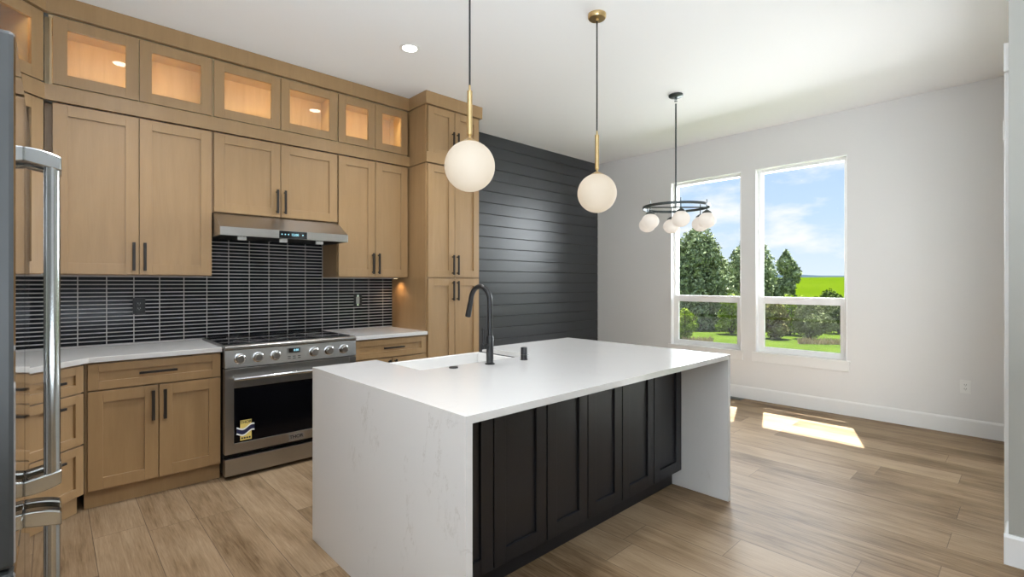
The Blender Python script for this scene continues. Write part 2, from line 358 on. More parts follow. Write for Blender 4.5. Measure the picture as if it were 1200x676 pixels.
# ---------------------------------------------------------------- windows
def window(i, y0, y1, label):
    z0, z1 = WZ
    fr = MB(); x0, x1 = 6.05, 6.138
    f = 0.04
    fr.box(x0, x1, y0, y0+f, z0, z1).box(x0, x1, y1-f, y1, z0, z1).box(x0, x1, y0+f, y1-f, z1-f, z1).box(x0, x1, y0+f, y1-f, z0, z0+f)
    # upper sash rail (outer track)
    fr.box(6.085, 6.115, y0+f, y1-f, 1.125, 1.20)
    fr.box(6.083, 6.11, y0+f, y0+f+0.006, 1.2, z1-f).box(6.083, 6.11, y1-f-0.006, y1-f, 1.2, z1-f)
    # inner liner of the opening
    fr.box(XR-0.004, x0, y0, y0+0.008, z0+0.012, z1).box(XR-0.004, x0, y1-0.008, y1, z0+0.012, z1).box(XR-0.004, x0, y0, y1, z1-0.008, z1)
    o = struct(fr.build(f'window_{i}', M['vinyl'], bevel=0.002)); o['label'] = label
    lo = MB(); g = 0.036; a, b = y0+f-0.002, y1-f+0.002
    lo.box(6.045, 6.08, a, a+g, z0+f, 1.205).box(6.045, 6.08, b-g, b, z0+f, 1.205).box(6.045, 6.08, a+g, b-g, z0+f, z0+f+0.032).box(6.045, 6.08, a+g, b-g, 1.125, 1.205)
    lo.box(6.036, 6.045, (a+b)/2-0.04, (a+b)/2+0.04, 1.19, 1.205)
    lw = lo.build('lower_sash', M['vinyl'], o, bevel=0.002)
    MB().box(6.062, 6.064, a+g, b-g, z0+f+0.032, 1.125).build('pane', M['pane'], lw)
    MB().box(6.095, 6.097, y0+f, y1-f, 1.20, z1-f).build('pane', M['pane'], o)
    # stool and apron below
    st = MB().box(XR-0.022, 6.05, y0-0.03, y1+0.03, z0-0.006, z0+0.012).box(XR-0.012, XR, y0-0.02, y1+0.035, z0-0.10, z0-0.006)
    st.build('sill', M['trim'], o, bevel=0.002)
    # fine insect screen outside the lower sash
    sc = MB(); zz = z0+f+0.004
    while zz < 1.20:
        if not 0.935 < zz < 0.968: sc.box(6.118, 6.1215, y0+f, y1-f, zz, zz+0.0005)  # slats shaped to stop steep sun; slot added for a thin sun strip
        zz += 0.0052
    sc.build('insect_screen', M['gap'], o)
window(1, *WY[1], label='left window of the pair, partly behind the chandelier')
window(2, *WY[0], label='right window of the pair, field and hills in view')

# ================================================================ cabinet makers
def shaker(mb, x0, x1, z0, z1, yb, t=0.02, rail=0.07, rec=0.012, glass=False):
    """one shaker front: frame plus recessed panel; front face at yb-t, local y"""
    yf = yb-t
    mb.box(x0, x0+rail, yf, yb, z0, z1).box(x1-rail, x1, yf, yb, z0, z1)
    mb.box(x0+rail, x1-rail, yf, yb, z0, z0+rail).box(x0+rail, x1-rail, yf, yb, z1-rail, z1)
    if not glass: mb.box(x0+rail-0.004, x1-rail+0.004, yf+rec, yb-0.002, z0+rail-0.004, z1-rail+0.004)
def pull(parent, x, z, length, yf, vertical=True, mt='handle'):
    mb = MB(); h = length/2; s = 0.0085 if vertical else 0.007
    if vertical:
        mb.box(x-s, x+s, yf-0.034, yf-0.023, z-h, z+h).box(x-s*.8, x+s*.8, yf-0.024, yf, z-h+0.012, z-h+0.022).box(x-s*.8, x+s*.8, yf-0.024, yf, z+h-0.022, z+h-0.012)
    else:
        mb.box(x-h, x+h, yf-0.034, yf-0.023, z-s, z+s).box(x-h+0.012, x-h+0.022, yf-0.024, yf, z-s*.8, z+s*.8).box(x+h-0.022, x+h-0.012, yf-0.024, yf, z-s*.8, z+s*.8)
    return mb.build('handle', M[mt], parent, bevel=0.0015)
def door(root, x0, x1, z0, z1, m='cab', rail=0.07, handle=None, hl=0.19, glass=False, g=0.0026, name='door', yb=0.0):
    mb = MB(); shaker(mb, x0+g, x1-g, z0+g, z1-g, yb, rail=rail, glass=glass)
    d = mb.build(name, M[m], root, bevel=0.0012)
    if glass:
        MB().box(x0+rail-0.004, x1-rail+0.004, yb-0.010, yb-0.006, z0+rail-0.004, z1-rail+0.004).build('glass_pane', M['cabpane'], d)
    if handle:
        k, hx, hz = handle
        pull(d, hx, hz, hl, yb-0.02, vertical=(k == 'v'))
    return d
def body(root, w, dp, z0, z1, m='cab', open_front=False, shelf=None, inner='cab_in', divider=None, fill=0):
    mb = MB(); t = 0.018
    if open_front:
        mb.mi = 0
        mb.box(0, t, 0.001 if fill < 0.01 else 0.07, dp, z0, z1).box(w-t, w, 0.001, dp, z0, z1).box(t, w-t, 0.001, dp, z0, z0+t).box(t, w-t, 0.001, dp, z1-t, z1).box(t, w-t, dp-0.012, dp, z0+t, z1-t)
        if fill > 0.01: mb.box(0.0, fill, 0.055, 0.07, z0, z1).box(fill-0.012, fill, 0.004, 0.055, z0, z1)
        if divider: mb.box(divider-0.02, divider+0.02, 0.001, 0.02, z0+t, z1-t)
        o = mb.build('body', M[inner], root)
        return o
    mb.box(0, w, 0.008, dp, z0, z1)
    return mb.build('body', M[m], root)
def face_lines(root, w, z0, z1): pass
UY = 4.18                      # back of the wall-cabinet doors; fronts stand at 4.16
UD = 0.315
# ---- glazed top row (each lit from inside)
def glazed(name, label, x0, x1, doors, group):
    r = thing(name, label, 'cabinet', (x0, UY, 0), 0, group)
    w = x1-x0; z0, z1 = 2.592, 3.030
    o = body(r, w, UD, z0, z1, open_front=True, divider=doors[0][1]-x0 if len(doors) > 1 else None, fill=doors[0][0]-x0)
    for a, b in doors: door(r, a-x0, b-x0, z0+0.006, z1-0.009, glass=True, rail=0.068)
    st = MB().box(0.06, w-0.06, 0.024, 0.040, z1-0.030, z1-0.0185).build('light_strip', M['led'], r)
    L = lamp('cabinet_light', 'AREA', (w/2, 0.05, z1-0.034), 3.6*w, (1.0, 0.76, 0.40), (math.radians(-26), 0, 0), shape='RECTANGLE', size=w-0.14, size_y=0.012)
    L.parent = r
    return r
GG = 'lit glass-fronted cabinets in the top row'
glazed('glass_cabinet', 'lit glass-fronted top cabinet above the tall doors at the left of the cooker', -0.035, 0.866, [(0.0, 0.431), (0.431, 0.864)], GG)
glazed('glass_cabinet', 'lit glass-fronted top cabinet above the extractor hood cabinet', 0.868, 1.820, [(0.874, 1.346), (1.346, 1.818)], GG)
glazed('glass_cabinet', 'narrow lit glass-fronted top cabinet next to the pantry', 1.822, 2.522, [(1.824, 2.177), (2.177, 2.519)], GG)
# ---- lower row of wall cabinets
def wallcab(label, x0, x1, z0, z1, doors, hz, name='wall_cabinet'):
    r = thing(name, label, 'cabinet', (x0, UY, 0), 0, 'wall cabinets with solid doors')
    f_ = doors[0][0]-x0
    if f_ < 0.01: body(r, x1-x0, UD, z0, z1)
    else:
        MB().box(f_, x1-x0, 0.008, UD, z0, z1).build('body', M['cab'], r)
        MB().box(0, f_, 0.055, UD, z0, z1).build('filler', M['cab'], r)
    for (a, b), side in zip(doors, (1, -1)):
        hx = (b-0.030) if side == 1 else (a+0.030)
        door(r, a-x0, b-x0, z0+0.003, z1-0.006, handle=('v', hx-x0, hz))
    return r
wallcab('tall two-door brown wall cabinet hanging left of the extractor hood', -0.035, 0.866, 1.415, 2.490, [(0.0, 0.431), (0.431, 0.864)], 1.541)
wallcab('short two-door brown wall cabinet directly above the extractor hood', 0.868, 1.820, 1.888, 2.490, [(0.874, 1.346), (1.346, 1.818)], 2.014)
wallcab('narrow two-door brown wall cabinet between the hood and the pantry', 1.822, 2.522, 1.415, 2.490, [(1.824, 2.177), (2.177, 2.519)], 1.541)
# ---- diagonal corner wall cabinets
DU0 = (-0.295, 3.900); DW = 0.26*math.sqrt(2)
r = thing('corner_cabinet', 'lit glass-fronted corner cabinet at the ceiling behind the refrigerator', 'cabinet', (DU0[0]-0.0141, DU0[1]+0.0141, 0), PI/4)
body(r, DW, 0.27, 2.592, 3.030, open_front=True)
door(r, 0.012, DW-0.002, 2.598, 3.026, glass=True, rail=0.0725)
MB().box(0.06, DW-0.06, 0.024, 0.040, 3.0, 3.0115).build('light_strip', M['led'], r)
L = lamp('cabinet_light', 'AREA', (DW/2, 0.05, 2.995), 3.6, (1.0, 0.76, 0.40), (math.radians(-26), 0, 0), shape='RECTANGLE', size=0.22, size_y=0.012); L.parent = r
r = thing('corner_cabinet', 'unlit glass-fronted corner cabinet behind the refrigerator handle, above the worktop', 'cabinet', (DU0[0]-0.0141, DU0[1]+0.0141, 0), PI/4)
body(r, DW, 0.27, 1.415, 2.490, open_front=True, inner='cab')
door(r, 0.012, DW-0.002, 1.418, 2.487, glass=True, rail=0.0725)
for zs in (1.78, 2.13): MB().box(0.02, DW-0.02, 0.03, 0.255, zs, zs+0.018).build('shelf', M['cab'], r)
# ---- pantry
PYB = 3.88; PX0, PX1 = 2.538, 3.178
r = thing('pantry_cabinet', 'tall brown four-door pantry cabinet standing right of the worktop', 'cabinet', (PX0, PYB, 0))
MB().box(0, PX1-PX0, 0.001, YN-PYB-0.002, 0.10, 2.487).box(0, PX1-PX0, 0.06, YN-PYB-0.002, 0, 0.10).build('body', M['cab'], r)
for z0, z1, hz in ((0.112, 1.408, 1.288), (1.416, 2.482, 1.538)):
    for a, b, s in ((2.551, 2.861, 1), (2.861, 3.166, -1)):
        door(r, a-PX0, b-PX0, z0, z1, handle=('v', (b-0.028 if s == 1 else a+0.028)-PX0, hz), rail=0.068)
r = thing('pantry_top_cabinet', 'small two-door cabinet on top of the pantry at the ceiling', 'cabinet', (PX0, PYB, 0))
MB().box(0, PX1-PX0, 0.001, YN-PYB-0.002, 2.492, 3.030).build('body', M['cab'], r)
for a, b, s in ((2.551, 2.861, 1), (2.861, 3.166, -1)):
    door(r, a-PX0, b-PX0, 2.565, 3.026, handle=('v', (b-0.028 if s == 1 else a+0.028)-PX0, 2.725), rail=0.066)
# ---- crown fascia and mid band (run over all cabinets)
def band(z0, z1, pr, name, label):
    """plan outline of the cabinet fronts, pushed out by pr"""
    q = pr*0.4142
    front = [(-0.55, 3.645+0.0), (DU0[0]+pr*0.7071-0.0, DU0[1]-pr*0.7071), (-0.035+q, 4.16-pr), (2.538-pr, 4.16-pr), (2.538-pr, 3.86-pr), (3.178+pr, 3.86-pr), (3.178+pr, YN-0.02)]
    bk = 0.02 + pr
    back = [(3.178+pr-bk, YN-0.02), (3.178+pr-bk, 3.86+0.02), (2.538-pr+bk, 3.86+0.02), (2.538-pr+bk, 4.16+0.02), (-0.035+q-0.012, 4.16+0.02), (-0.32, 3.895), (-0.565, 3.66)]
    mb = MB().prism(front+back, z0, z1, 'z')
    o = mb.build(name, M['cab'], bevel=0.0015); o['label'] = label; return struct(o)
band(3.032, H-0.001, 0.018, 'trim_2', 'flat brown crown fascia between the cabinets and the ceiling')
band(2.493, 2.589, 0.006, 'trim_3', 'brown band between the solid-door cabinets and the glass-fronted row')
# ---- base cabinets
BYB = 3.875; BD = YN-BYB-0.004
r = thing('base_cabinet', 'brown base cabinet with one wide drawer over two doors, left of the cooker', 'cabinet', (0.14, BYB, 0))
wd = 0.856-0.14
MB().box(0, wd, 0.006, BD, 0.105, 0.884).box(0.0, wd, 0.03, BD, 0, 0.105).build('body', M['cab'], r)
door(r, 0.012, wd-0.003, 0.716, 0.878, name='drawer', rail=0.05, handle=('h', wd/2, 0.80), hl=0.20)
door(r, 0.012, 0.36, 0.112, 0.712, handle=('v', 0.330, 0.585))
door(r, 0.362, wd-0.003, 0.112, 0.712, handle=('v', 0.392, 0.585))
r = thing('base_cabinet', 'pale-lit diagonal corner base cabinet with three drawers beside the refrigerator', 'cabinet', (-0.14-0.0106, 3.57+0.0106+0.004, 0), PI/4)
wd = 0.28*math.sqrt(2)
MB().box(0.004, wd-0.006, 0.001, 0.30, 0.105, 0.884).box(0.004, wd-0.006, 0.026, 0.30, 0, 0.105).build('body', M['cab'], r)
for z0, z1 in ((0.716, 0.878), (0.410, 0.712), (0.112, 0.406)):
    door(r, 0.006, wd-0.008, z0, z1, name='drawer', rail=0.05, handle=('h', wd/2, (z0+z1)/2 if z1 > 0.8 else z1-0.06), hl=0.10)
r = thing('base_cabinet', 'base cabinet on the side wall between the corner and the refrigerator', 'cabinet', (-0.16, 2.52, 0), PI/2)
MB().box(0, 1.03, 0.001, 0.63, 0.105, 0.884).box(0, 1.03, 0.03, 0.63, 0, 0.105).build('body', M['cab'], r)
for a, b, s in ((0.004, 0.515, 1), (0.515, 1.026, -1)):
    door(r, a, b, 0.716, 0.878, name='drawer', rail=0.05, handle=('h', (a+b)/2, 0.80), hl=0.2)
    door(r, a, b, 0.112, 0.712, handle=('v', b-0.03 if s == 1 else a+0.03, 0.585))
r = thing('base_cabinet', 'narrow brown base cabinet with one drawer over two doors, between cooker and pantry', 'cabinet', (1.816, BYB, 0))
wd = 2.536-1.816
MB().box(0, wd, 0.006, BD, 0.105, 0.884).box(0, wd, 0.03, BD, 0, 0.105).build('body', M['cab'], r)
door(r, 0.010, wd-0.008, 0.716, 0.878, name='drawer', rail=0.05, handle=('h', wd/2+0.01, 0.80), hl=0.20)
door(r, 0.010, wd/2, 0.112, 0.712, handle=('v', wd/2-0.03, 0.60)); door(r, wd/2, wd-0.008, 0.112, 0.712, handle=('v', wd/2+0.03, 0.60))
# ---- worktops
CF = 3.838
w = MB().prism([(0.858, CF), (0.858, YN-0.012), (XL+0.002, YN-0.012), (XL+0.002, 2.52), (-0.122, 2.52), (-0.122, 3.545), (0.158, CF)], 0.886, 0.918, 'z')
tag(w.build('worktop', M['quartz'], bevel=0.003), 'white quartz worktop on the base cabinets left of the cooker', 'worktop')
w = MB().box(1.814, 2.535, CF, YN-0.012, 0.886, 0.918)
tag(w.build('worktop', M['quartz'], bevel=0.003), 'short white quartz worktop between the cooker and the pantry', 'worktop')
# ---- tiled backsplash
w = MB(); w.mi = 1
w.box(XL+0.002, 2.535, YN-0.008, YN-0.0005, 0.919, 1.4145); w.box(0.868, 1.820, YN-0.008, YN-0.0005, 1.4145, 1.885)
w.mi = 0; px, pz = 0.1535, 0.0283; gx, gz = 0.0060, 0.0070
i = -6
while 0.128+px*i < 2.535:
    x0 = max(0.128+px*i+gx/2, XL+0.004); x1 = min(0.128+px*(i+1)-gx/2, 2.533)
    k = -17
    while True:
        zt = 1.4083-pz*k-gz/2; zb = zt-pz+gz
        if zt < 0.925: break
        a, b = x0, x1
        if zt > 1.4150: a = max(a, 0.870); b = min(b, 1.818)
        zt2 = min(zt, 1.884)
        if b-a > 0.006 and zt2-zb > 0.003: w.box(a, b, YN-0.012, YN-0.0075, max(zb, 0.921), zt2)
        k += 1
    i += 1
struct(w.build('trim_4', [M['tile'], M['grout']]))['label'] = 'backsplash of thin stacked black glazed tiles with pale grout'
# outlets
def outlet(label, loc, rz, plate, insert, cover=True):
    r = thing('power_outlet', label, 'outlet', loc, rz)
    if cover:
        MB().box(-0.037, 0.037, -0.006, -0.0005, -0.060, 0.060).build('cover_plate', plate, r, bevel=0.002)
    else:
        MB().box(-0.042, 0.042, -0.003, -0.0005, -0.064, 0.064).build('wall_box', M['ink'], r)
    y = -0.006 if cover else -0.003
    q = MB().box(-0.017, 0.017, y-0.004, y, -0.034, 0.034)
    q.build('socket', insert, r, bevel=0.002)
    s = MB()
    for dz in (-0.018, 0.018): s.box(-0.008, -0.005, y-0.0046, y-0.004, dz-0.002, dz+0.007).box(0.005, 0.008, y-0.0046, y-0.004, dz-0.002, dz+0.007).box(-0.002, 0.002, y-0.0046, y-0.004, dz-0.010, dz-0.006)
    s.build('slots', M['grey'] if plate is M['black'] else M['ink'], r)
    if not cover:
        for za in (0.034, -0.052): MB().box(-0.009, 0.009, y-0.003, y, za, za+0.018).build('mounting_ear', M['chrome'], r)
outlet('black power outlet on the tiles left of the cooker', (0.4645, YN-0.0125, 1.194), 0, M['black'], M['black'])
outlet('uncovered power outlet without its plate on the tiles right of the cooker', (2.161, YN-0.0125, 1.196), 0, M['black'], M['grey'], False)
outlet('white power outlet low on the wall right of the windows', (XR-0.0005, 0.419, 0.431), -PI/2, M['white'], M['white'])
# under-cabinet lamp by the pantry
r = thing('undercabinet_light', 'small warm light under the wall cabinet next to the pantry', 'light', (2.475, 4.32, 1.4145))
MB().lathe([(0, 0), (0.028, 0), (0.028, -0.007), (0.022, -0.008), (0, -0.008)]).build('housing', [M['grey']], r, smooth=True)
MB().lathe([(0, -0.0085), (0.019, -0.0085), (0.019, -0.009), (0, -0.0092)]).build('lens', M['led'], r)
L = lamp('undercabinet_lamp', 'SPOT', (0, 0, -0.012), 4.0, (1, 0.66, 0.36), (0, 0, 0), spot_size=math.radians(140), spot_blend=0.8, shadow_soft_size=0.02); L.parent = r

# ================================================================ extractor hood
r = thing('extractor_hood', 'stainless steel extractor hood with sloping front above the cooker', 'hood', (0, 0, 0))
hx0, hx1 = 0.870, 1.832; yb = YN-0.014; yf = 3.955
prof = [(yb, 1.8865), (4.165, 1.8865), (yf, 1.767), (yf, 1.7055), (yf+0.016, 1.7055), (yf+0.016, 1.722), (yb, 1.722)]
# right end flares to the front like the photo: plain shell
mb = MB().prism([(4.165, 1.8865), (4.165, 1.8865-0.0)][:0] or prof, hx0, hx1-0.014, 'x')
mb.build('shell', M['steel'], r, bevel=0.0015)
for xa in (hx0, hx1-0.026): MB().box(xa, xa+0.012, yf+0.02, yb, 1.706, 1.7215).build('side_lip', M['steel'], r)
for a, b in ((hx0+0.03, 1.335), (1.355, hx1-0.045)):
    f = MB().box(a, b, yf+0.05, yb-0.05, 1.712, 1.7215)
    xx = a+0.02
    while xx < b-0.02: f.box(xx, xx+0.008, yf+0.06, yb-0.06, 1.708, 1.712); xx += 0.02
    f.build('grease_filter', M['filter'], r)
for xc in (1.035, 1.330, 1.615):
    MB().box(xc-0.03, xc+0.03, yf+0.09, yf+0.105, 1.683, 1.712).build('filter_clip', M['white'], r, bevel=0.002)['label'] = 'white clip hanging below the hood'
cp = MB().box(1.268, 1.478, yf-0.003, yf+0.001, 1.7085, 1.764).build('control_panel', M['blackglass'], r, bevel=0.001)
MB().text('12:00', 0.026, 1.385, yf-0.003, 1.737, 0.0006).build('clock', M['digits'], cp)
for xc in (1.288, 1.312, 1.336, 1.445): MB().lathe([(0, 0), (0.005, 0), (0.005, 0.0008), (0, 0.0008)], (xc, yf-0.003, 1.738), 12, '-y').build('touch_button', M['digits'], cp)

# ================================================================ range cooker
r = thing('range_cooker', 'freestanding stainless steel range cooker with six knobs under the hood', 'cooker', (0, 0, 0))
rx0, rx1, ry = 0.862, 1.810, 3.80
MB().box(rx0+0.003, rx1-0.003, ry+0.05, YN-0.016, 0.03, 0.905).build('body', M['gap'], r)
MB().box(rx0, rx1, ry+0.035, YN-0.016, 0.905, 0.928).build('cooktop_frame', M['steel'], r, bevel=0.002)
ct = MB().box(rx0+0.012, rx1-0.012, ry+0.075, YN-0.035, 0.928, 0.932).build('cooktop', M['blackglass'], r, bevel=0.001)
s = MB()
for cx_, cy_, rr in ((1.07, 4.02, 0.10), (1.07, 4.30, 0.08), (1.60, 4.02, 0.09), (1.60, 4.30, 0.10), (1.335, 4.16, 0.12)):
    s.torus((cx_, cy_, 0.9322), rr, 0.0008, 40, 4)
s.build('burner_ring', M['grey'], ct)
mb = MB().prism([(ry+0.04, 0.930), (ry-0.012, 0.930), (ry-0.022, 0.922), (ry-0.022, 0.905), (ry-0.012, 0.897), (ry+0.04, 0.897)], rx0, rx1, 'x')
mb.build('front_rail', M['steel'], r, bevel=0.003)
pan = MB().prism([(ry+0.05, 0.896), (ry-0.002, 0.896), (ry-0.016, 0.775), (ry+0.05, 0.775)], rx0, rx1, 'x').build('control_panel', M['steel'], r, bevel=0.0015)
def knob_x(pxx):
    th = TH; a = (pxx-600)/574.; dx = math.cos(th)+math.sin(th)*a; dy = math.sin(th)-math.cos(th)*a
    return dx/dy*(ry-0.03)
for xk in (0.953, 1.071, 1.189, 1.467, 1.586, 1.704):
    k = MB().lathe([(0, 0), (0.037, 0), (0.037, 0.006), (0.030, 0.010), (0.0, 0.010)], (0, 0, 0), 26, '-y').build('knob', M['chrome'], r, smooth=True, loc=(xk, ry-0.009, 0.836))
    MB().lathe([(0.0, 0.009), (0.0275, 0.009), (0.0255, 0.034), (0.022, 0.037), (0, 0.037)], (0, 0, 0), 26, '-y').box(-0.0015, 0.0015, -0.0378, -0.036, 0.0, 0.021).build('knob_cap', M['steel'], k, smooth=True)
MB().box(1.272, 1.372, ry-0.013, ry-0.004, 0.838, 0.880).build('display_frame', M['grey'], pan, bevel=0.001)
MB().box(1.282, 1.362, ry-0.0145, ry-0.005, 0.845, 0.876).build('display', M['blackglass'], pan)
MB().text('8:88', 0.022, 1.335, ry-0.0146, 0.861, 0.0005).build('digits', M['digits'], pan)
s = MB()
for j in range(3):
    for q in range(2): s.box(1.275+j*0.036, 1.295+j*0.036, ry-0.0155, ry-0.010, 0.800+q*0.014, 0.805+q*0.014)
s.build('buttons', M['ink'], pan)
# oven door
dm = MB(); z0, z1 = 0.180, 0.767; gx0, gx1, gz0, gz1 = 0.918, 1.754, 0.250, 0.632
dm.box(rx0, gx0, ry-0.012, ry+0.045, z0, z1).box(gx1, rx1, ry-0.012, ry+0.045, z0, z1).box(gx0, gx1, ry-0.012, ry+0.045, z0, gz0).box(gx0, gx1, ry-0.012, ry+0.045, gz1, z1)
dr = dm.build('oven_door', M['steel'], r, bevel=0.002)
MB().box(gx0-0.002, gx1+0.002, ry-0.009, ry+0.03, gz0-0.002, gz1+0.002).build('oven_window', M['ovenglass'], dr)
hm = MB().tube([(rx0+0.045, ry-0.062, 0.700), (rx1-0.045, ry-0.062, 0.700)], 0.0125, 16)
for xx in (rx0+0.062, rx1-0.062): hm.tube([(xx, ry-0.012, 0.700), (xx, ry-0.060, 0.700)], 0.010, 12)
hm.build('handle', M['chrome'], dr, smooth=True)
bd = MB().box(1.283, 1.389, ry-0.0155, ry-0.011, 0.194, 0.234).build('badge', M['grey'], dr, bevel=0.001)
MB().text('THOR', 0.034, 1.336, ry-0.0156, 0.214, 0.0006, 1.05).build('lettering', M['ink'], bd)
# sticker with wavy ribbon
sy = ry-0.0095
st = MB(); st.box(0.957, 1.030, sy-0.001, sy, 0.262, 0.402)
stk = st.build('sticker', M['yellow'], dr); stk['label'] = 'yellow sticker with a dark wavy ribbon on the oven glass'
def ribbon(zc, hgt, m, dy, nm):
    q = MB(); n = 20
    pts = []
    for k in range(n+1):
        t = k/n; x = 0.935+t*0.113; pts.append((x, zc+0.012*math.sin(t*2*PI+2.4)+0.012*t))
    up = [(x, z+hgt/2) for x, z in pts]; dn = [(x, z-hgt/2) for x, z in pts][::-1]
    q.prism(up+dn, sy-dy, sy-0.0005, 'y'); q.build(nm, m, stk)
ribbon(0.326, 0.052, M['white'], 0.0016, 'white_ribbon'); ribbon(0.326, 0.030, M['navy'], 0.0022, 'navy_ribbon')
MB().text('THOR', 0.027, 0.993, sy-0.0012, 0.386, 0.0005, 1.0).build('lettering', M['ink'], stk)
for q_ in range(4): MB().box(0.964+q_*0.016, 0.975+q_*0.016, sy-0.0015, sy-0.0008, 0.271, 0.283).build('printed_mark', M['ink'], stk)
MB().box(rx0, rx1, ry-0.012, ry+0.045, 0.030, 0.146).build('storage_drawer', M['steel'], r, bevel=0.002)
for xx in (rx0+0.05, rx1-0.05):
    for yy in (ry+0.08, YN-0.1): MB().tube([(xx, yy, 0.0), (xx, yy, 0.032)], 0.018, 12).build('foot', M['black'], r)

# ================================================================ refrigerator
FX, FY0, FY1, FH = -0.0576, 1.505, 2.425, 1.905
r = thing('refrigerator', 'tall stainless steel refrigerator with bar handles at the left edge', 'refrigerator', (0, 0, 0))
MB().box(XL+0.03, FX-0.075, FY0+0.005, FY1-0.005, 0.04, FH-0.02).build('body', M['fridgeside'], r, bevel=0.004)
ym = 2.0
k = 0
for (a, b) in ((FY0, ym-0.002), (ym+0.002, FY1)):
    for (z0, z1, nm) in ((0.745, FH, 'door'), (0.05, 0.738, 'freezer_door')):
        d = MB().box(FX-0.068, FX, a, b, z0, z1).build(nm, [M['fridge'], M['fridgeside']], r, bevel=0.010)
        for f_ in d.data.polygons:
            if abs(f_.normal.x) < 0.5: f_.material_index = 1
        hy = ym-0.045 if a < ym-0.1 else ym+0.045
        if nm == 'door': zb, zt = 0.76, 1.745
        else: zb, zt = 0.10, 0.715
        hb = MB().tube([(0.0, hy, zb+0.03), (0.0, hy, zt-0.03)], 0.0185, 18)
        hb.build('handle', M['bar'], d, smooth=True)
        # curved end brackets
        for zc, s in ((zt, -1), (zb, 1)):
            q = MB(); pr_ = []
            for j in range(9):
                t = j/8; x = FX-0.001 + t*(0.0215-FX)
                zz = zc + s*(0.018*t**2.2)
                pr_.append((x, zz))
            out = pr_ + [(0.0215, zc+s*0.058), (FX-0.001, zc+s*0.042)]
            q.prism(out, hy-0.019, hy+0.019, 'y')
            q.build('handle_bracket', M['bar'], d, bevel=0.004)
for yy in (FY0+0.06, FY1-0.06):
    for xx in (FX-0.12, XL+0.12): MB().tube([(xx, yy, 0), (xx, yy, 0.05)], 0.02, 12).build('foot', M['black'], r)

# ================================================================ island
IX0, IX1, IY0, IY1 = 1.010, 3.100, 1.302, 2.625; ZT = 0.914; TS = 0.029
SX0, SX1, SY0 = 1.380, 2.180, 2.150                     # sink notch
r = thing('island_worktop', 'white quartz island worktop with waterfall ends and faint veins', 'worktop', (0, 0, 0))
w = MB().prism([(IX0, IY0), (IX1, IY0), (IX1, IY1), (SX1, IY1), (SX1, SY0+0.015), (SX1-0.015, SY0), (SX0+0.015, SY0), (SX0, SY0+0.015), (SX0, IY1), (IX0, IY1)], ZT-TS, ZT, 'z')
w.build('slab', M['quartz'], r, bevel=0.0005)
MB().box(IX0, IX0+TS, IY0, IY1, 0, ZT-TS).build('waterfall_panel', M['quartz_veined'], r, bevel=0.0003)
MB().box(IX1-TS, IX1, IY0, IY1, 0, ZT-TS).build('waterfall_panel', M['quartz_veined'], r, bevel=0.0003)
for x0, xm_, x1, lb in ((1.041, 1.403, 1.745, 'charcoal island cabinet with two shaker panels at the near end of the island'), (1.745, 2.062, 2.378, 'middle one of the charcoal two-panel island cabinets'), (2.378, 2.722, 3.069, 'charcoal two-panel island cabinet at the far end, by the right waterfall side')):
    r = thing('island_cabinet', lb, 'cabinet', (x0, 1.630, 0), 0, 'charcoal cabinets of the island')
    MB().box(0.0005, x1-x0-0.0005, 0.012, 0.495, 0.105, 0.884).build('body', M['dark'], r)
    MB().box(0.0005, x1-x0-0.0005, 0.05, 0.495, 0.0, 0.105).build('toe_kick', M['dark'], r)
    door(r, 0.001, xm_-x0, 0.112, 0.878, m='dark', rail=0.068, name='panel_door', g=0.0035); door(r, xm_-x0, x1-x0-0.001, 0.112, 0.878, m='dark', rail=0.068, name='panel_door', g=0.0035)
for x0, x1, zt, lb in ((1.041, 1.368, 0.884, 'narrow dark cabinet on the sink side of the island, left of the sink'), (1.369, 2.198, 0.652, 'dark sink base cabinet below the white apron sink'), (2.199, 3.069, 0.884, 'wide dark cabinet on the sink side of the island, right of the sink')):
    r = thing('base_cabinet', lb, 'cabinet', (x1, 2.597, 0), PI)
    w_ = x1-x0
    MB().box(0.0005, w_-0.0005, 0.004, 0.468, 0.105, zt).build('body', M['dark'], r)
    MB().box(0.0005, w_-0.0005, 0.05, 0.468, 0.0, 0.105).build('toe_kick', M['dark'], r)
    if w_ < 0.4: door(r, 0.001, w_-0.001, 0.112, zt-0.006, m='dark', handle=('v', w_-0.04, 0.72))
    else:
        door(r, 0.001, w_/2, 0.112, zt-0.006, m='dark', handle=('v', w_/2-0.03, zt-0.13), hl=0.16); door(r, w_/2, w_-0.001, 0.112, zt-0.006, m='dark', handle=('v', w_/2+0.03, zt-0.13), hl=0.16)
# sink
r = thing('apron_sink', 'white apron-front sink set into the far side of the island', 'sink', (0, 0, 0))
ox0, ox1, oy0, oy1 = SX0-0.008+0.012, SX1-0.004, SY0-0.02, 2.665; sz = 0.882; t = 0.024
w = MB()
w.box(ox0, ox1, oy0, oy0+t, 0.66, sz).box(ox0, ox1, oy1-t, oy1, 0.66, sz).box(ox0, ox0+t, oy0+t, oy1-t, 0.66, sz).box(ox1-t, ox1, oy0+t, oy1-t, 0.66, sz).box(ox0+t, ox1-t, oy0+t, oy1-t, 0.66, 0.685)
w.build('basin', M['ceramic'], r, bevel=0.006)
MB().lathe([(0, 0), (0.044, 0), (0.044, 0.003), (0.034, 0.004), (0.03, 0.001), (0, 0.001)], ((ox0+ox1)/2, 2.42, 0.6855), 24).build('drain', M['chrome'], r, smooth=True)
